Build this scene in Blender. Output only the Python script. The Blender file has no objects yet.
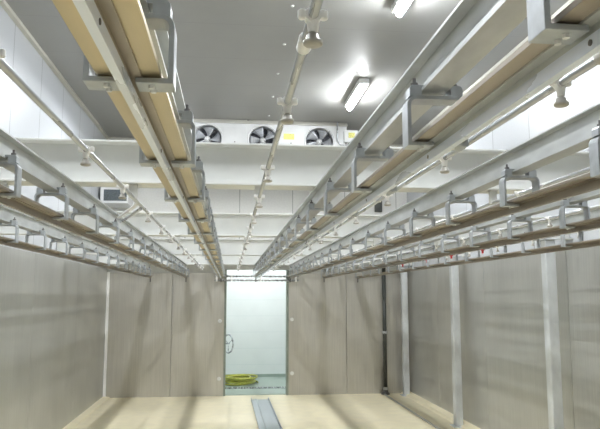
import bpy, bmesh, math, random
from mathutils import Vector, Matrix
random.seed(7)
PI = math.pi
S = bpy.context.scene
C = S.collection
FLOOR_TO_EYE = 2.0
H = FLOOR_TO_EYE

# ---------------------------------------------------------------- camera, world, exposure
cd = bpy.data.cameras.new('camera'); cam = bpy.data.objects.new('camera', cd); C.objects.link(cam)
cam.location = (0, 0, H)
cam.rotation_euler = (math.radians(90 + 7.147), 0, math.radians(-6.10))
cd.sensor_width = 36; cd.lens = 650 / 600 * 36; cd.clip_start = 0.02; cd.clip_end = 200
S.camera = cam
w = bpy.data.worlds.new('world'); S.world = w; w.use_nodes = True
w.node_tree.nodes['Background'].inputs[0].default_value = (0.8, 0.9, 1, 1)
w.node_tree.nodes['Background'].inputs[1].default_value = 0.0
S.view_settings.view_transform = 'Standard'; S.view_settings.look = 'None'
S.view_settings.gamma = 1; S.view_settings.use_curve_mapping = False
S.view_settings.exposure = 0.0
LAMP = 250.0          # emission of the tubes
try:
    S.cycles.max_bounces = 12; S.cycles.diffuse_bounces = 8; S.cycles.glossy_bounces = 6
    S.cycles.sample_clamp_indirect = 6
except Exception: pass

# ---------------------------------------------------------------- materials
def mat(name, col, metal=0.0, rough=0.5, var=0.0, scale=8.0, stretch=(1, 1, 1), bump=0.0, spec=0.5,
        emit=None, estr=0, seams=None, seam_col=None, var2=0.0):
    m = bpy.data.materials.new(name); m.use_nodes = True
    nt = m.node_tree; N = nt.nodes; L = nt.links
    b = N['Principled BSDF']
    b.inputs['Metallic'].default_value = metal; b.inputs['Roughness'].default_value = rough
    b.inputs['Specular IOR Level'].default_value = spec
    b.inputs['Base Color'].default_value = (*col, 1)
    tc = N.new('ShaderNodeTexCoord')
    out = None
    if var > 0:
        mp = N.new('ShaderNodeMapping'); mp.inputs['Scale'].default_value = stretch
        L.new(tc.outputs['Object'], mp.inputs['Vector'])
        n = N.new('ShaderNodeTexNoise'); n.inputs['Scale'].default_value = scale; n.inputs['Detail'].default_value = 5
        L.new(mp.outputs[0], n.inputs['Vector'])
        r = N.new('ShaderNodeValToRGB')
        lo = [max(0, c * (1 - var)) for c in col]; hi = [min(1, c * (1 + var)) for c in col]
        r.color_ramp.elements[0].position = 0.3; r.color_ramp.elements[1].position = 0.7
        r.color_ramp.elements[0].color = (*lo, 1); r.color_ramp.elements[1].color = (*hi, 1)
        L.new(n.outputs['Fac'], r.inputs['Fac'])
        out = r.outputs['Color']
        mr = N.new('ShaderNodeMapRange')
        mr.inputs['To Min'].default_value = max(0.02, rough - 0.1); mr.inputs['To Max'].default_value = min(1, rough + 0.1)
        L.new(n.outputs['Fac'], mr.inputs['Value']); L.new(mr.outputs[0], b.inputs['Roughness'])
        if bump > 0:
            bp = N.new('ShaderNodeBump'); bp.inputs['Strength'].default_value = bump; bp.inputs['Distance'].default_value = 0.01
            L.new(n.outputs['Fac'], bp.inputs['Height']); L.new(bp.outputs[0], b.inputs['Normal'])
        if var2 > 0:
            n2 = N.new('ShaderNodeTexNoise'); n2.inputs['Scale'].default_value = 0.9; n2.inputs['Detail'].default_value = 4
            L.new(tc.outputs['Object'], n2.inputs['Vector'])
            m2 = N.new('ShaderNodeMapRange'); m2.inputs['From Min'].default_value = .3; m2.inputs['From Max'].default_value = .7
            m2.inputs['To Min'].default_value = 1 - var2; m2.inputs['To Max'].default_value = 1
            L.new(n2.outputs['Fac'], m2.inputs['Value'])
            mx = N.new('ShaderNodeMix'); mx.data_type = 'RGBA'; mx.blend_type = 'MULTIPLY'; mx.inputs[0].default_value = 1
            L.new(out, mx.inputs[6]); L.new(m2.outputs[0], mx.inputs[7]); out = mx.outputs[2]
    if seams:                                   # panel joints every `step` along an axis of the object
        axis, step, off, wd = seams
        sx = N.new('ShaderNodeSeparateXYZ'); L.new(tc.outputs['Object'], sx.inputs[0])
        a = N.new('ShaderNodeMath'); a.operation = 'ADD'; a.inputs[1].default_value = off + 100 * step
        L.new(sx.outputs[axis], a.inputs[0])
        md = N.new('ShaderNodeMath'); md.operation = 'MODULO'; md.inputs[1].default_value = step
        L.new(a.outputs[0], md.inputs[0])
        lt = N.new('ShaderNodeMath'); lt.operation = 'LESS_THAN'; lt.inputs[1].default_value = wd
        L.new(md.outputs[0], lt.inputs[0])
        mx = N.new('ShaderNodeMix'); mx.data_type = 'RGBA'
        L.new(lt.outputs[0], mx.inputs[0])
        if out: L.new(out, mx.inputs[6])
        else: mx.inputs[6].default_value = (*col, 1)
        mx.inputs[7].default_value = (*(seam_col or [c * .45 for c in col]), 1)
        out = mx.outputs[2]
    if out: L.new(out, b.inputs['Base Color'])
    if emit:
        b.inputs['Emission Color'].default_value = (*emit, 1); b.inputs['Emission Strength'].default_value = estr
    return m

M = dict(
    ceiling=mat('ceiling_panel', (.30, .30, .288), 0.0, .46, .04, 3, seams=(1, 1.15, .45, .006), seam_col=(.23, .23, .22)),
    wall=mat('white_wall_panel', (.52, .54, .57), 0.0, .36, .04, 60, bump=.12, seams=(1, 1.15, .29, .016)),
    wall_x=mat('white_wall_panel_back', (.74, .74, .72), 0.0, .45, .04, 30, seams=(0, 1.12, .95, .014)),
    trim=mat('trim_plastic', (.55, .54, .49), 0, .5, .05, 10),
    steel=mat('stainless_sheet', (.60, .60, .575), .62, .38, .07, 6, (9, 9, .25), var2=.20),
    steel_x=mat('stainless_partition', (.62, .60, .555), .58, .38, .07, 6, (9, 9, .25), var2=.18),
    floor=mat('cream_floor', (.95, .86, .62), 0, .42, .05, 5, bump=.03),
    galv=mat('galvanised_steel', (.60, .62, .62), .40, .40, .14, 14, (1, .35, 1), var2=.1),
    beam=mat('painted_beam', (.80, .81, .79), .1, .45, .05, 4, (1, 1, 1), var2=.10),
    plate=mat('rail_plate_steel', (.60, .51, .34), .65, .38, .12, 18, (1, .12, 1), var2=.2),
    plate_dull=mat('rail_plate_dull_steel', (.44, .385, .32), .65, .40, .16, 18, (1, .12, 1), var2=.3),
    bar=mat('polished_bar_steel', (.80, .86, .98), .25, .30, .02, 10, (1, .2, 1)),
    bracket=mat('bracket_galvanised', (.54, .575, .61), .42, .38, .14, 25, var2=.2),
    bolt=mat('bolt_steel', (.20, .19, .19), .6, .4, .1, 40),
    pipe=mat('pipe_steel', (.55, .57, .60), .5, .28, .04, 20, (1, .1, 1)),
    clamp=mat('white_plastic', (.95, .95, .95), 0, .4, .02, 20),
    nozzle=mat('nozzle_plastic', (.47, .45, .41), 0, .35, .08, 60),
    column=mat('galvanised_column', (.70, .73, .76), .4, .38, .18, 5, (1, 1, .5)),
    dark=mat('dark_pipe', (.07, .075, .07), .2, .4, .1, 10),
    casing=mat('evaporator_casing', (.74, .75, .76), .1, .4, .03, 6),
    fanhole=mat('fan_cavity', (.05, .055, .07), 0, .7, .1, 5),
    blade=mat('fan_blade', (.50, .52, .56), .3, .35, .05, 9),
    yellow=mat('yellow_sticker', (.85, .78, .25), 0, .5, .25, 60),
    lampbody=mat('lamp_body', (.85, .86, .86), 0, .4, .02, 5),
    tube=mat('lamp_tube', (1, 1, 1), 0, .5, emit=(.95, .98, 1.0), estr=LAMP),
    tube_added_corridor=mat('added_corridor_lamp_tube', (1, 1, 1), 0, .5, emit=(.95, .98, 1.0), estr=LAMP * .6),  # glow of the unseen lamp added in the corridor
    green=mat('green_floor', (.36, .43, .38), 0, .35, .1, 3),
    corridor=mat('corridor_wall', (.82, .85, .85), 0, .4, .02, 3, seams=(2, .4, .1, .006), seam_col=(.68, .74, .75)),
    hose=mat('hose_rubber', (.46, .46, .08), 0, .4, .25, 30),
    red=mat('red_plastic', (.6, .05, .05), 0, .4, .1, 20),
    jamb=mat('jamb_angle', (.30, .34, .30), .5, .4, .1, 10),
    tray=mat('floor_tray_steel', (.50, .53, .56), .6, .35, .06, 6, (6, .4, 6)),
    dotwhite=mat('bolt_cap', (.78, .79, .79), 0, .4, .02, 10),
    mesh=mat('dark_mesh', (.10, .12, .13), .2, .6, .3, 40),
    frontwall=mat('wall_behind', (.75, .76, .76), 0, .5, .03, 3),
)

# ---------------------------------------------------------------- mesh helpers
def box(bm, x0, x1, y0, y1, z0, z1):
    v = [bm.verts.new((x, y, z)) for z in (z0, z1) for y in (y0, y1) for x in (x0, x1)]
    for f in ((0, 2, 3, 1), (4, 5, 7, 6), (0, 1, 5, 4), (2, 6, 7, 3), (0, 4, 6, 2), (1, 3, 7, 5)):
        bm.faces.new([v[i] for i in f])
def prism(bm, pts, a0, a1, axis='y'):
    """extrude a 2D outline; axis y: pts are (x,z); axis x: pts are (y,z); axis z: pts are (x,y)"""
    def P(p, a):
        return {'y': (p[0], a, p[1]), 'x': (a, p[0], p[1]), 'z': (p[0], p[1], a)}[axis]
    A = [bm.verts.new(P(p, a0)) for p in pts]; B = [bm.verts.new(P(p, a1)) for p in pts]
    n = len(pts)
    bm.faces.new(A); bm.faces.new(B[::-1])
    for i in range(n): bm.faces.new((A[i], B[i], B[(i + 1) % n], A[(i + 1) % n]))
def lathe(bm, prof, n=16, c=(0, 0, 0), axis='z', cap=True):
    """prof: list of (radius, height)"""
    rings = []
    for r, h in prof:
        ring = []
        for i in range(n):
            a = 2 * PI * i / n; u, v = r * math.cos(a), r * math.sin(a)
            p = {'z': (u, v, h), 'y': (u, h, v), 'x': (h, u, v)}[axis]
            ring.append(bm.verts.new((p[0] + c[0], p[1] + c[1], p[2] + c[2])))
        rings.append(ring)
    for a, b in zip(rings, rings[1:]):
        for i in range(n): bm.faces.new((a[i], a[(i + 1) % n], b[(i + 1) % n], b[i]))
    if cap and prof[0][0] > 1e-6: bm.faces.new(rings[0][::-1])
    if cap and prof[-1][0] > 1e-6: bm.faces.new(rings[-1])
def tube(bm, pts, r, n=10, closed=False):
    pts = [Vector(p) for p in pts]; rings = []
    prevu = None
    for i, p in enumerate(pts):
        if closed: d = (pts[(i + 1) % len(pts)] - pts[i - 1])
        else: d = pts[min(i + 1, len(pts) - 1)] - pts[max(i - 1, 0)]
        d.normalize()
        u = (prevu - d * prevu.dot(d)) if prevu is not None else d.cross(Vector((0, 0, 1)))
        if u.length < 1e-4: u = d.cross(Vector((1, 0, 0)))
        u.normalize(); prevu = u; v = d.cross(u)
        rings.append([bm.verts.new(p + (u * math.cos(2 * PI * k / n) + v * math.sin(2 * PI * k / n)) * r) for k in range(n)])
    R = len(rings)
    for i in range(R if closed else R - 1):
        a, b = rings[i], rings[(i + 1) % R]
        for k in range(n): bm.faces.new((a[k], a[(k + 1) % n], b[(k + 1) % n], b[k]))
    if not closed: bm.faces.new(rings[0][::-1]); bm.faces.new(rings[-1])
def arc(cx, cz, r, a0, a1, n=5):
    return [(cx + r * math.cos(math.radians(a0 + (a1 - a0) * i / n)), cz + r * math.sin(math.radians(a0 + (a1 - a0) * i / n))) for i in range(n + 1)]

def obj(name, bm, m, parent=None, loc=None, bevel=0, smooth=False):
    bmesh.ops.recalc_face_normals(bm, faces=bm.faces)
    me = bpy.data.meshes.new(name); bm.to_mesh(me); bm.free()
    me.materials.append(M[m])
    if smooth:
        for p in me.polygons: p.use_smooth = len(p.vertices) <= 4
    o = bpy.data.objects.new(name, me); C.objects.link(o)
    if loc: o.location = loc
    if parent: o.parent = parent
    if bevel:
        b = o.modifiers.new('bevel', 'BEVEL'); b.width = bevel; b.segments = 2; b.limit_method = 'ANGLE'
    return o
def BM(): return bmesh.new()
def tag(o, label, cat, group=None):
    o['label'] = label; o['category'] = cat
    if group: o['group'] = group
    return o
def thing(name, label, cat, loc=(0, 0, 0), group=None):
    o = bpy.data.objects.new(name, None); C.objects.link(o); o.location = loc; o.empty_display_size = .1
    return tag(o, label, cat, group)
def struct(name, bm, m, parent=None, **k):
    o = obj(name, bm, m, parent, **k)
    if not parent: o['kind'] = 'structure'
    return o
def copy_tree(o, parent=None):
    c = o.copy(); C.objects.link(c); c.parent = parent
    for ch in list(o.children): copy_tree(ch, c)
    return c

# ---------------------------------------------------------------- dimensions
XL, XR, Y0, YB = -2.6, 3.78, -2.4, 13.6
ZC = H + 3.28
PT = H + .48            # top of the steel lining
DX0, DX1 = -.095, 1.19  # door opening

# ---------------------------------------------------------------- room shell
b = BM(); box(b, XL - .1, XR + .1, Y0 - .1, YB, -.12, 0); struct('floor', b, 'floor')
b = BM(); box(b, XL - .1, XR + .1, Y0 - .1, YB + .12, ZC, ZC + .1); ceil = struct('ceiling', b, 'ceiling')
for k in range(8):
    b = BM(); lathe(b, [(.016, -.012), (.022, -.004), (.022, .002)], 12); obj('ceiling_bolt', b, 'dotwhite', ceil, (.665, 3.6 + 1.14 * k, ZC))
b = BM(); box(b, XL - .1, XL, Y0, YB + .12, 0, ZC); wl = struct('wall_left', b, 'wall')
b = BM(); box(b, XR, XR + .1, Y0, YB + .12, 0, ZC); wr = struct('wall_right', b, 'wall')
b = BM(); box(b, XL, XR, Y0 - .1, Y0, 0, ZC); struct('wall_front', b, 'frontwall')
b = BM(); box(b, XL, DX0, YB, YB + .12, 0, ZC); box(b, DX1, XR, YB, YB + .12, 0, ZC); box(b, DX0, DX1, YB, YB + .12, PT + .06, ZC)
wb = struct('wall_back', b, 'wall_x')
# stainless lining sheets on the lower part of each wall
def sheets_y(x0, x1, edges, parent, m='steel'):
    for a, c in zip(edges, edges[1:]):
        b = BM(); box(b, x0, x1, a + .004, c - .004, 0, H + .545); obj('steel_panel', b, m, parent, bevel=.003)
sheets_y(XL, XL + .13, [-2.4, -.6, 1.8, 4.2, 6.4, 8.6, 11.0, 13.54], wl)
sheets_y(XR - .06, XR, [-2.4, -.6, 1.8, 4.2, 6.9, 9.3, 11.5, 13.54], wr)
for ed in ([XL + .13, -1.17, DX0], [DX1, 2.42, XR - .06]):
    for a, c in zip(ed, ed[1:]):
        b = BM(); box(b, a + .004, c - .004, YB - .06, YB, 0, PT - .01); obj('steel_panel', b, 'steel_x', wb, bevel=.003)
for x, z in ((DX0 - .105, H - .51), (DX0 - .105, H - 1.66), (DX1 + .09, H - .48), (DX1 + .09, H - 1.57)):
    b = BM(); lathe(b, [(.03, -.02), (.04, -.012), (.04, 0)], 14, axis='y'); obj('bolt_cap', b, 'dotwhite', wb, (x, YB - .06, z))
b = BM(); box(b, XL + .13, XL + .18, YB - .10, YB - .06, 0, PT); struct('trim_1', b, 'clamp', bevel=.006)       # corner strip
b = BM(); box(b, XL, XL + .06, Y0, YB, ZC - .05, ZC); struct('trim_2', b, 'trim', bevel=.004)                    # ceiling/left wall
b = BM(); box(b, XL + .06, XR - .06, YB - .06, YB, ZC - .05, ZC); struct('trim_3', b, 'trim', bevel=.004)
b = BM(); box(b, XR - .06, XR, Y0, YB, ZC - .05, ZC); struct('trim_4', b, 'trim', bevel=.004)
b = BM(); box(b, XL, XL + .06, YB - .06, YB, PT, ZC - .05); struct('trim_5', b, 'trim', bevel=.004)
# low kerbs at the foot of the side linings
b = BM(); prism(b, [(XL + .13, 0), (XL + .27, 0), (XL + .25, .02), (XL + .13, .03)], Y0, YB - .06); struct('baseboard_left', b, 'floor')
b = BM(); prism(b, [(XR - .06, 0), (XR - .06, .05), (XR - .20, .03), (XR - .24, 0)], Y0, YB - .06); struct('baseboard_right', b, 'floor')
b = BM(); box(b, 3.15, 3.19, Y0, YB - .2, 0, .012); struct('trim_6', b, 'trim')

# doorway
b = BM()
for x0, x1, x2 in ((DX0 - .02, DX0 + .025, DX0), (DX1 - .025, DX1 + .02, DX1)):
    box(b, x0, x1, YB - .075, YB + .12, 0, PT + .06)
dr = struct('door_1', b, 'jamb', bevel=.003)
for z in (H + .40, H + .318):
    b = BM(); tube(b, [(DX0 - .22, YB - .16, z), (DX1 + .22, YB - .16, z)], .02, 10); obj('header_tube', b, 'pipe', dr, smooth=True)
for x in (DX0 - .18, .03, .62, DX1 + .16):
    b = BM(); box(b, x - .018, x + .018, YB - .185, YB - .075, H + .29, H + .43); obj('header_bracket', b, 'clamp', dr)
b = BM(); box(b, DX0, DX1, YB, YB + .14, -.05, .012); obj('threshold', b, 'green', dr)

# corridor beyond the doorway
CY = 16.6
b = BM(); box(b, -2.2, 3.4, YB + .12, CY, -.12, 0); struct('floor', b, 'green')
b = BM(); box(b, -2.2, 3.4, CY, CY + .1, 0, 3.6); struct('wall_corridor', b, 'corridor')
b = BM(); box(b, -2.3, -2.2, YB + .12, CY, 0, 3.6); struct('wall_corridor_left', b, 'corridor')
b = BM(); box(b, 3.4, 3.5, YB + .12, CY, 0, 3.6); struct('wall_corridor_right', b, 'corridor')
b = BM(); box(b, -2.2, 3.4, YB + .12, CY, 3.6, 3.7); struct('ceiling', b, 'corridor')
b = BM(); box(b, -2.2, 3.4, CY - .02, CY, 0, .07); struct('baseboard_corridor', b, 'green')
dg = thing('drain_grate', 'long slotted steel drain cover across the green floor just beyond the doorway', 'drain', (0.55, 14.62, 0))
b = BM(); box(b, -1.1, 1.1, -.09, .09, 0, .012); obj('frame', b, 'pipe', dg)
b = BM()
for k in range(36): box(b, -1.06 + .06 * k, -1.03 + .06 * k, -.06, .06, .012, .016)
obj('slots', b, 'dark', dg)
b = BM()
pts = []
for k in range(9 * 24):
    a = 2 * PI * k / 24; t = k / 216
    rr = .37 + .05 * math.sin(a * .37 + 1) - .10 * abs(math.sin(t * 7))
    pts.append((rr * 1.0 * math.cos(a), rr * 1.15 * math.sin(a), .022 + .016 * (k // 24) + .012 * math.sin(a * 1.3)))
tube(b, pts, .019, 8)
tag(obj('hose', b, 'hose', None, (.25, 15.35, .01), smooth=True), 'yellow-green hose coiled on the green floor beyond the doorway', 'hose')
# handwheel at the left edge of the doorway
hw = thing('handwheel', 'spoked metal handwheel at the left edge of the white doorway', 'wheel', (-.02, 14.05, H - 1.0))
b = BM()
ring = []
for k in range(28):
    a = 2 * PI * k / 28; ring.append((.10 * math.cos(a) * .95, -.10 * math.cos(a) * .95 * 1.0, .19 * math.sin(a)))
tube(b, ring, .016, 8, True); obj('rim', b, 'pipe', hw, smooth=True)
for k in range(3):
    a = 2 * PI * k / 3 + .5
    b = BM(); tube(b, [(0, 0, 0), (.095 * math.cos(a), -.095 * math.cos(a), .19 * math.sin(a))], .008, 8); obj('spoke', b, 'pipe', hw, smooth=True)
b = BM(); tube(b, [(.02, .02, 0), (-.10, -.10, 0), (-.16, -.33, 0)], .014, 8); obj('stem', b, 'pipe', hw, smooth=True)

# ---------------------------------------------------------------- cross beams (I section across the room)
BY = [3.70, 6.87, 10.06, 13.22]
BZ0, BZ1 = H + .626, H + .870
wherey = ['nearest white cross beam, in front of the fan unit', 'second white cross beam behind the nearest one',
          'third white cross beam, well beyond the nearest one', 'farthest white cross beam, close to the back wall over the doorway']
def isect(c, z0, z1, fw, tf, tw):
    h = fw / 2; t = tw / 2
    return [(c - h, z0), (c + h, z0), (c + h, z0 + tf), (c + t, z0 + tf), (c + t, z1 - tf), (c + h, z1 - tf), (c + h, z1), (c - h, z1), (c - h, z1 - tf), (c - t, z1 - tf), (c - t, z0 + tf), (c - h, z0 + tf)]
for y, wt in zip(BY, wherey):
    b = BM(); prism(b, isect(y + .04, BZ0, BZ1, .16, .012, .01), XL, XR - .0, 'x')
    tag(obj('cross_beam', b, 'beam', bevel=.002), wt, 'beam', 'white cross beams')

# columns along the right wall
for y, wt in zip(BY, ['near', 'galvanised square column by the right wall, nearest and widest in view',
                      'galvanised square column by the right wall, middle one of three',
                      'galvanised square column by the right wall, in the far corner']):
    if wt == 'near': continue
    t = thing('column', wt, 'column', ({1: 3.50, 2: 3.54, 3: 3.58}[BY.index(y)], y, 0), 'columns along the right wall')
    b = BM(); box(b, -.06, .06, -.06, .06, .012, H + .615); obj('shaft', b, 'column', t, bevel=.012)
    b = BM(); box(b, -.10, .10, -.12, .12, 0, .012); obj('base_plate', b, 'column', t)
    b = BM(); box(b, -.10, .10, -.12, .12, H + .615, H + .626); obj('top_plate', b, 'column', t)
t = thing('drain_pipe', 'dark vertical pipe at the right end of the back wall panels', 'pipe', (3.20, 13.42, 0))
b = BM(); tube(b, [(0, 0, .05), (0, 0, 2.62)], .04, 14); obj('pipe', b, 'dark', t, smooth=True)
for z in (.12, 1.25):
    b = BM(); lathe(b, [(.041, z - .03), (.052, z - .025), (.052, z + .025), (.041, z + .03)], 14); box(b, -.03, .03, .04, .12, z - .02, z + .02); obj('pipe_clamp', b, 'pipe', t)
b = BM(); lathe(b, [(.09, 0), (.09, .02), (.055, .05), (.045, .12)], 14); obj('foot', b, 'bolt', t)

# ---------------------------------------------------------------- overhead lines: I beam + hanging rail
RX = [-.185 + .705 * k for k in range(-2, 5)]
PHASE = [.50, .30, .45, .87, .50, .66, .58]
pos_txt = ['nearest the left wall', 'second from the left wall', 'running to the left side of the doorway',
           'running to the middle of the doorway top', 'running just right of the doorway',
           'second from the right wall', 'nearest the right wall']
YA, YE = -2.2, 13.36
def ribbon(pts, t):
    """closed outline around an open polyline of (x,z)"""
    L, R = [], []
    n = len(pts)
    for i, p in enumerate(pts):
        a = Vector(pts[max(i - 1, 0)]); c = Vector(pts[min(i + 1, n - 1)]); d = (c - a).normalized()
        q = Vector((-d.y, d.x)) * (t / 2)
        # mitre
        if 0 < i < n - 1:
            d1 = (Vector(p) - a).normalized(); k = max(.5, d1.dot(d)); q = q / k
        L.append((p[0] + q.x, p[1] + q.y)); R.append((p[0] - q.x, p[1] - q.y))
    return L + R[::-1]
HW, BTOP, BBOT = .074, .503, .382       # bracket half width and heights relative to the eye
BW = .027                              # half width of the flat bar
def strip(b, pts, t, y0, y1):
    """flat bar bent along a polyline of (x,z), built of quads"""
    n = len(pts); rings = []
    for i, p in enumerate(pts):
        p = Vector(p)
        d0 = (p - Vector(pts[i - 1])).normalized() if i else None
        d1 = (Vector(pts[i + 1]) - p).normalized() if i < n - 1 else None
        if d0 is None: d0 = d1
        if d1 is None: d1 = d0
        m = (d0 + d1).normalized(); q = Vector((-m.y, m.x)) * (t / 2 / max(.5, m.dot(d0)))
        rings.append([b.verts.new((p.x + q.x, y0, p.y + q.y)), b.verts.new((p.x - q.x, y0, p.y - q.y)),
                      b.verts.new((p.x - q.x, y1, p.y - q.y)), b.verts.new((p.x + q.x, y1, p.y + q.y))])
    for r0, r1 in zip(rings, rings[1:]):
        for k in range(4): b.faces.new((r0[k], r0[(k + 1) % 4], r1[(k + 1) % 4], r1[k]))
    b.faces.new(rings[0]); b.faces.new(rings[-1][::-1])
def bracket_mesh():
    b = BM()
    r = .020
    left = [(-.012, BBOT), (-HW, BBOT)] + [(-HW, BTOP - r)] + arc(-HW + r, BTOP - r, r, 180, 90, 5)[1:]
    right = [(-x, z) for x, z in left][::-1]
    mid = [(-x, z) for x, z in left]
    strip(b, left + right, .010, -BW, BW)
    return b
br0 = obj('hanger_bracket', bracket_mesh(), 'bracket', bevel=.0015)
sm0, far0 = [], []
for s in (-1, 1):
    b = BM(); prism(b, [(s * x, z) for x, z in ((.070, BTOP + .005), (.038, BTOP + .005), (.038, .5295), (.026, .5295), (.026, .537), (.064, .537), (.070, .530))], -.020, .020)
    far0.append(obj('clamp_plate', b, 'bracket', br0))
    b = BM(); lathe(b, [(.0045, .528), (.0045, .537), (.010, .537), (.010, .547), (.0045, .547), (.0045, .560)], 8, (s * .052, 0, 0))
    far0.append(obj('bolt', b, 'bolt', br0))
    for y in (-.012, .012):
        b = BM(); lathe(b, [(.0055, BBOT - .011), (.0065, BBOT - .0045)], 6, (s * .040, y, 0))
        sm0.append(obj('foot_bolt', b, 'dotwhite', br0))
first = True
for i, (x, ph) in enumerate(zip(RX, PHASE)):
    b = BM(); prism(b, isect(0, .5215, .626, .068, .007, .006), YA, YE)
    tag(obj('rail_beam', b, 'galv', None, (x - .005, 0, H)), 'galvanised lengthwise steel beam under the white cross beams, ' + pos_txt[i], 'beam', 'lengthwise overhead beams')
    t = thing('hanging_rail', 'flat steel hanging rail on U-shaped hangers, ' + pos_txt[i], 'rail', (x, 0, H), 'hanging rails')
    b = BM(); prism(b, [(-.057, .391), (.057, .391), (.057, .402), (-.057, .402)], YA, YE)
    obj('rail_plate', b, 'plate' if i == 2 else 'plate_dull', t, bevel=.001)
    b = BM(); prism(b, [(-.0045, .374), (.0045, .374), (.0045, .387), (.024, .387), (.024, .391), (-.024, .391), (-.024, .387), (-.0045, .387)], YA, YE)
    obj('rail_web', b, 'galv' if i == 3 else 'plate_dull', t)
    lo = .351 if i in (2, 3) else .358
    b = BM(); prism(b, [(-.0075, lo), (.0075, lo), (.0075, .374), (-.0075, .374)], YA, YE + .02)
    # end stop
    obj('guide_bar', b, 'bar' if i in (2, 3) else 'plate_dull', t)
    b = BM(); box(b, -.012, .012, YE, YE + .015, .28, .40); obj('end_stop', b, 'bolt', t)
    y = ph
    while y < YE - .1:
        if first: br = br0; br.parent = t; first = False
        else:
            br = br0.copy(); C.objects.link(br); br.parent = t
            for ch in far0 + (sm0 if y < 4 else []):
                d = ch.copy(); C.objects.link(d); d.parent = br
        br.location = (0, y, 0)
        y += (.72, .755, .72, .72, .71, .70, .70)[i]
    if i in (1, 2, 3):
        s = 1 if i < 3 else -1
        for k in range(5):
            b = BM(); lathe(b, [(.0048, 0), (.0048, .0015), (.003, .002)], 14, axis='x'); b2 = obj('screw', b, 'bolt', t, (s * .0075, .85 + .78 * k, .3625))
            if s < 0: b2.scale = (-1, 1, 1)

# ---------------------------------------------------------------- misting pipes with nozzles
PX = [-1.25, -.55, .156, .85, 1.555, 2.26, 2.96]
PZ = H + .55
ptxt = ['between the two leftmost hanging rails', 'crossing the left part of the nearest cross beam',
        'down the middle of the ceiling towards the doorway', 'just right of the large hanging rail at upper right',
        'between the second and third rails from the right wall', 'between the two rails next to the right wall',
        'beside the right wall, carrying red valves']
def clamp_mesh():
    b = BM()
    lathe(b, [(.0165, -.012), (.0165, .012)], 14, axis='y')
    for s in (-1, 1):
        prism(b, [(s * .006, -.014), (s * .018, -.004), (s * .022, .002), (s * .022, .009), (s * .012, .010)], -.009, .009)
        lathe(b, [(.006, -.008), (.009, -.005), (.009, .010), (.006, .012)], 12, (s * .0215, 0, .001))
    lathe(b, [(.013, -.012), (.010, -.034)], 12)
    return b
cl0 = None
for i, (x, tx) in enumerate(zip(PX, ptxt)):
    t = thing('misting_pipe', 'thin pipe with spray nozzles, ' + tx, 'pipe', (x, 0, PZ), 'misting pipes')
    b = BM(); tube(b, [(0, YA + .3, 0), (0, YE - .2, 0)], .0105, 12); obj('pipe', b, 'pipe', t, smooth=True)
    ys = [1.22, 1.80, 2.77, 3.60, 4.42] if i == 2 else ([1.5, 2.49, 3.34, 4.39] if i != 3 else [1.56, 2.49, 3.45, 4.35])
    while ys[-1] < 12.3: ys.append(ys[-1] + .86)
    for y in ys:
        if cl0 is None:
            cl0 = obj('pipe_clamp', clamp_mesh(), 'clamp', t, bevel=.0015)
            b = BM(); lathe(b, [(.007, -.034), (.008, -.038), (.013, -.039), (.014, -.050), (.0195, -.051), (.0195, -.058), (.016, -.061), (.006, -.062)], 16)
            nz0 = obj('nozzle', b, 'nozzle', cl0, smooth=True); c = cl0
        else:
            c = cl0.copy(); C.objects.link(c); c.parent = t
            d = nz0.copy(); C.objects.link(d); d.parent = c
        c.location = (0, y, 0)
    for y in ([1.36] if i in (2,) else [1.35] if i == 3 else []):
        b = BM(); lathe(b, [(.0145, -.03), (.0165, -.026), (.0165, .026), (.0145, .03)], 14, axis='y'); obj('coupling', b, 'clamp' if i == 2 else 'nozzle', t, (0, y, 0), smooth=True)
    for y in BY:
        b = BM(); box(b, -.022, .022, y - .010, y + .010, -.004, BZ0 - PZ); box(b, -.022, .022, y - .03, y + .03, BZ0 - PZ - .005, BZ0 - PZ); obj('pipe_hanger', b, 'beam', t)
    if i == 6:
        for y in (7.4, 8.5, 9.6, 11.0):
            b = BM(); lathe(b, [(.012, -.03), (.022, -.02), (.022, .02), (.012, .03)], 12, axis='y'); box(b, -.006, .006, -.01, .07, .02, .03); box(b, -.01, .01, -.01, .01, -.05, .0); obj('valve', b, 'red', t, (0, y, 0))
    if i == 1:   # branch pipes going off to the left behind the nearest beam
        for q, (dy, dz) in enumerate(((0, 0), (.10, -.02))):
            b = BM(); tube(b, [(0, 3.92 + dy, dz), (-.27, 4.85 + dy, .02 + dz)], .011, 10); obj('branch_pipe', b, 'clamp' if q == 0 else 'pipe', t, smooth=True)

# ---------------------------------------------------------------- evaporator with three fans under the ceiling
EY = 11.9; EZ0, EZ1 = H + 2.55, H + 3.2
ev = thing('evaporator', 'white evaporator unit with three fans under the ceiling at the far end', 'cooler', (0, EY, 0))
FX = [-.455, .575, 1.645]; FZ = H + 2.905; FR = .262
b = BM()
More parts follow.
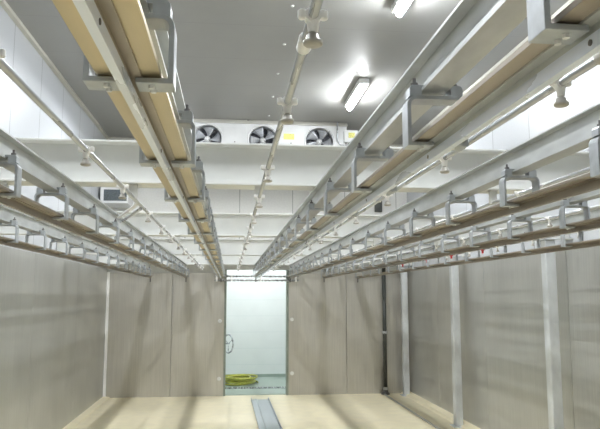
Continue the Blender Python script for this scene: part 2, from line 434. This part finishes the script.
# front sheet with three round holes: strips around each hole
xs = [-.98] + [(FX[0] + FX[1]) / 2, (FX[1] + FX[2]) / 2, 2.16]
for k, cx in enumerate(FX):
    x0, x1 = xs[k], xs[k + 1]; n = 32
    sq, ci = [], []
    for j in range(n):
        a = 2 * PI * j / n; c, s = math.cos(a), math.sin(a)
        ci.append((cx + FR * c, FZ + FR * s))
        tx = ((x1 - cx) / c) if c > 1e-6 else ((x0 - cx) / c if c < -1e-6 else 1e9)
        tz = ((EZ1 - FZ) / s) if s > 1e-6 else ((EZ0 - FZ) / s if s < -1e-6 else 1e9)
        tt = min(tx, tz); sq.append((cx + tt * c, FZ + tt * s))
    A = [b.verts.new((p[0], 0, p[1])) for p in sq]; B = [b.verts.new((p[0], 0, p[1])) for p in ci]; D = [b.verts.new((p[0], .22, p[1])) for p in ci]
    for j in range(n):
        jn = (j + 1) % n
        b.faces.new((A[j], A[jn], B[jn], B[j])); b.faces.new((B[j], B[jn], D[jn], D[j]))
    for cxx, czz in ((x0, EZ0), (x0, EZ1), (x1, EZ0), (x1, EZ1)):
        # fill the corner triangle between the two rays next to the corner
        cand = sorted(range(n), key=lambda j: (sq[j][0] - cxx) ** 2 + (sq[j][1] - czz) ** 2)
        on_x = next(j for j in cand if abs(sq[j][0] - cxx) < 1e-5); on_z = next(j for j in cand if abs(sq[j][1] - czz) < 1e-5)
        if on_x != on_z:
            cv = b.verts.new((cxx, 0, czz)); b.faces.new((A[on_x], A[on_z], cv))
box(b, -.98, 2.16, .23, .90, EZ0, EZ1)
box(b, -.98, 2.16, 0, .24, EZ1 - .004, EZ1); box(b, -.98, 2.16, 0, .24, EZ0, EZ0 + .004)
box(b, -.984, -.98, 0, .9, EZ0, EZ1); box(b, 2.16, 2.164, 0, .9, EZ0, EZ1)
obj('casing', b, 'casing', ev)
b = BM(); prism(b, [(-.02, EZ1), (.9, EZ1), (.9, ZC - .001), (.03, ZC - .001), (-.02, EZ1 + .02)], -1.0, 2.18, 'x'); obj('top_cover', b, 'trim', ev)
for x in (-.8, .3, 1.1, 2.0):
    b = BM(); box(b, x - .02, x + .02, .02, .06, EZ1 + .015, ZC); obj('hanger', b, 'bolt', ev)
for k, cx in enumerate(FX):
    b = BM(); lathe(b, [(FR - .005, .20), (FR - .005, .222), (0.0001, .222)], 32, (cx, 0, FZ), 'y'); obj('fan_cavity', b, 'fanhole', ev)
    b = BM(); lathe(b, [(FR - .004, .02), (FR + .018, -.012), (FR + .030, -.012), (FR + .034, 0)], 36, (cx, 0, FZ), 'y', False); obj('fan_ring', b, 'casing', ev, smooth=True)
    fan = BM()
    for j in range(5):
        a0 = 2 * PI * j / 5 + .5 * k
        rows = []
        for q in range(6):
            r = .055 + (FR - .075) * q / 5
            row = []
            for e in range(5):
                a = a0 + (e / 4 - .5) * (.62 + .28 * q / 5) + .25 * q / 5
                row.append(fan.verts.new((cx + r * math.cos(a), .09 + .07 * (e / 4 - .5), FZ + r * math.sin(a))))
            rows.append(row)
        for ra, rb in zip(rows, rows[1:]):
            for e in range(4): fan.faces.new((ra[e], ra[e + 1], rb[e + 1], rb[e]))
    fo = obj('fan_blades', fan, 'blade', ev, smooth=True)
    so = fo.modifiers.new('solid', 'SOLIDIFY'); so.thickness = .004
    b = BM(); lathe(b, [(.02, .03), (.055, .05), (.055, .2)], 16, (cx, 0, FZ), 'y'); obj('hub', b, 'casing', fo, smooth=True)
    b = BM()
    for rr in (.10, .18, .255):
        tube(b, [(cx + rr * math.cos(2 * PI * q / 28), -.004, FZ + rr * math.sin(2 * PI * q / 28)) for q in range(28)], .0016, 5, True)
    for q in range(4):
        a = PI / 4 + q * PI / 2; tube(b, [(cx + .02 * math.cos(a), -.004, FZ + .02 * math.sin(a)), (cx + .275 * math.cos(a), -.004, FZ + .275 * math.sin(a))], .004, 5)
    obj('fan_guard', b, 'bolt', ev)
for x0, x1 in ((-.17, .27), (.86, 1.34)):
    b = BM(); box(b, x0, x1, -.012, 0, EZ0 + .02, EZ1 - .06); obj('front_panel', b, 'casing', ev, bevel=.004)
    b = BM(); lathe(b, [(.012, -.02), (.012, -.012)], 10, ((x0 + x1) / 2, 0, FZ - .06), 'y'); obj('panel_knob', b, 'bolt', ev)
b = BM(); box(b, .96, 1.16, -.018, -.012, FZ + .01, FZ + .12); obj('sticker', b, 'yellow', ev)
jb = BM(); box(jb, 2.10, 2.36, -.10, 0, FZ - .03, FZ + .20); jb = obj('junction_box', jb, 'lampbody', ev, bevel=.01)
b = BM(); box(b, 2.18, 2.30, -.106, -.10, FZ + .05, FZ + .15); obj('sticker', b, 'yellow', jb)
for x in (2.14, 2.20, 2.26, 2.32):
    b = BM(); lathe(b, [(.012, -.065), (.012, -.03)], 8, (x, -.05, FZ)); obj('cable_gland', b, 'bolt', jb)
b = BM(); tube(b, [(1.98, -.05, EZ1 + .06), (1.975, -.05, FZ + .15), (1.98, -.05, FZ + .0), (2.03, -.05, FZ - .08), (2.12, -.05, FZ - .09), (2.20, -.05, FZ - .05)], .016, 10); obj('conduit', b, 'pipe', jb, smooth=True)

# vent box on the far wall at left, small dark box at right
t = thing('vent_box', 'small white framed box with a dark mesh front on the far wall at left', 'vent', (-2.28, 12.9, H + 1.80))
b = BM(); box(b, -.27, .27, 0, .70, 0, .36); obj('housing', b, 'casing', t, bevel=.01)
b = BM(); box(b, -.20, .24, -.006, 0, .05, .27); obj('mesh_front', b, 'mesh', t)
b = BM(); box(b, -.08, .08, -.06, 0, -.14, .14); tag(obj('wall_box', b, 'dark', None, (3.14, 13.6, H + 1.93), bevel=.01), 'small dark box mounted on the far wall at right below the second beam', 'box')

# ---------------------------------------------------------------- ceiling lamps (tubes in white battens); hidden ones are added for their light
for i, (x, y, tx) in enumerate([(1.98, 10.0, 'bright ceiling lamp to the right of the fan unit'),
                                (1.86, 6.25, 'bright ceiling lamp at the top edge of the photo, right of centre'),
                                (1.88, 2.3, 'added ceiling lamp over the right side, out of view, nearest the camera'),  # overhead and out of view, added for its light
                                (-1.15, 10.1, 'added unseen ceiling lamp behind the upper left rail, farthest from the camera'),  # left row is unseen, added to light the left side
                                (-1.15, 6.2, 'added unseen ceiling lamp behind the upper left rail, between the other two'),
                                (-1.15, 2.3, 'added unseen ceiling lamp over the left side, nearest the camera')]):
    t = thing('ceiling_lamp', tx, 'lamp', (x, y, ZC), 'ceiling lamps')
    if x > 0:
        b = BM(); box(b, -.08, .08, -.64, .64, -.09, 0); obj('housing', b, 'lampbody', t, bevel=.012)
        b = BM(); tube(b, [(0, -.60, -.118), (0, .60, -.118)], .036, 14); obj('lamp_tube', b, 'tube', t)
    else:
        b = BM(); prism(b, [(-.13, -.105), (-.06, 0), (.06, 0), (.13, -.105), (.122, -.105), (.055, -.01), (-.055, -.01), (-.122, -.105)], -.64, .64); obj('housing', b, 'lampbody', t)  # hood of the added lamps, shaped to keep ceiling and wall top dim
        b = BM(); tube(b, [(0, -.60, -.05), (0, .60, -.05)], .034, 12); obj('lamp_tube', b, 'tube', t)
t = thing('ceiling_lamp', 'added unseen corridor lamp beyond the doorway, above the white wall', 'lamp', (.6, 15.0, 3.6))  # not visible, added to brighten the corridor
b = BM(); box(b, -.64, .64, -.06, .06, -.04, 0); obj('housing', b, 'lampbody', t)
b = BM(); tube(b, [(-.60, 0, -.075), (.60, 0, -.075)], .036, 12); obj('lamp_tube', b, 'tube_added_corridor', t)

# ---------------------------------------------------------------- steel tray on the floor
t = thing('floor_channel', 'long grey steel channel lying on the cream floor in front of the doorway', 'channel', (.0, 0, 0))
b = BM()
def tr(y): return .43 + (12.9 - y) * .010
prof = lambda cx: [(cx, 0), (cx + .34, 0), (cx + .34, .05), (cx + .332, .05), (cx + .325, .012), (cx + .12, .012), (cx + .10, .022), (cx + .015, .012), (cx + .008, .05), (cx, .05)]
A = [b.verts.new((p[0], 12.95, p[1])) for p in prof(tr(12.95))]; B = [b.verts.new((p[0], 7.0, p[1])) for p in prof(tr(7.0))]
b.faces.new(A); b.faces.new(B[::-1])
for i in range(len(A)): b.faces.new((A[i], A[(i + 1) % len(A)], B[(i + 1) % len(A)], B[i]))
obj('tray', b, 'tray', t)
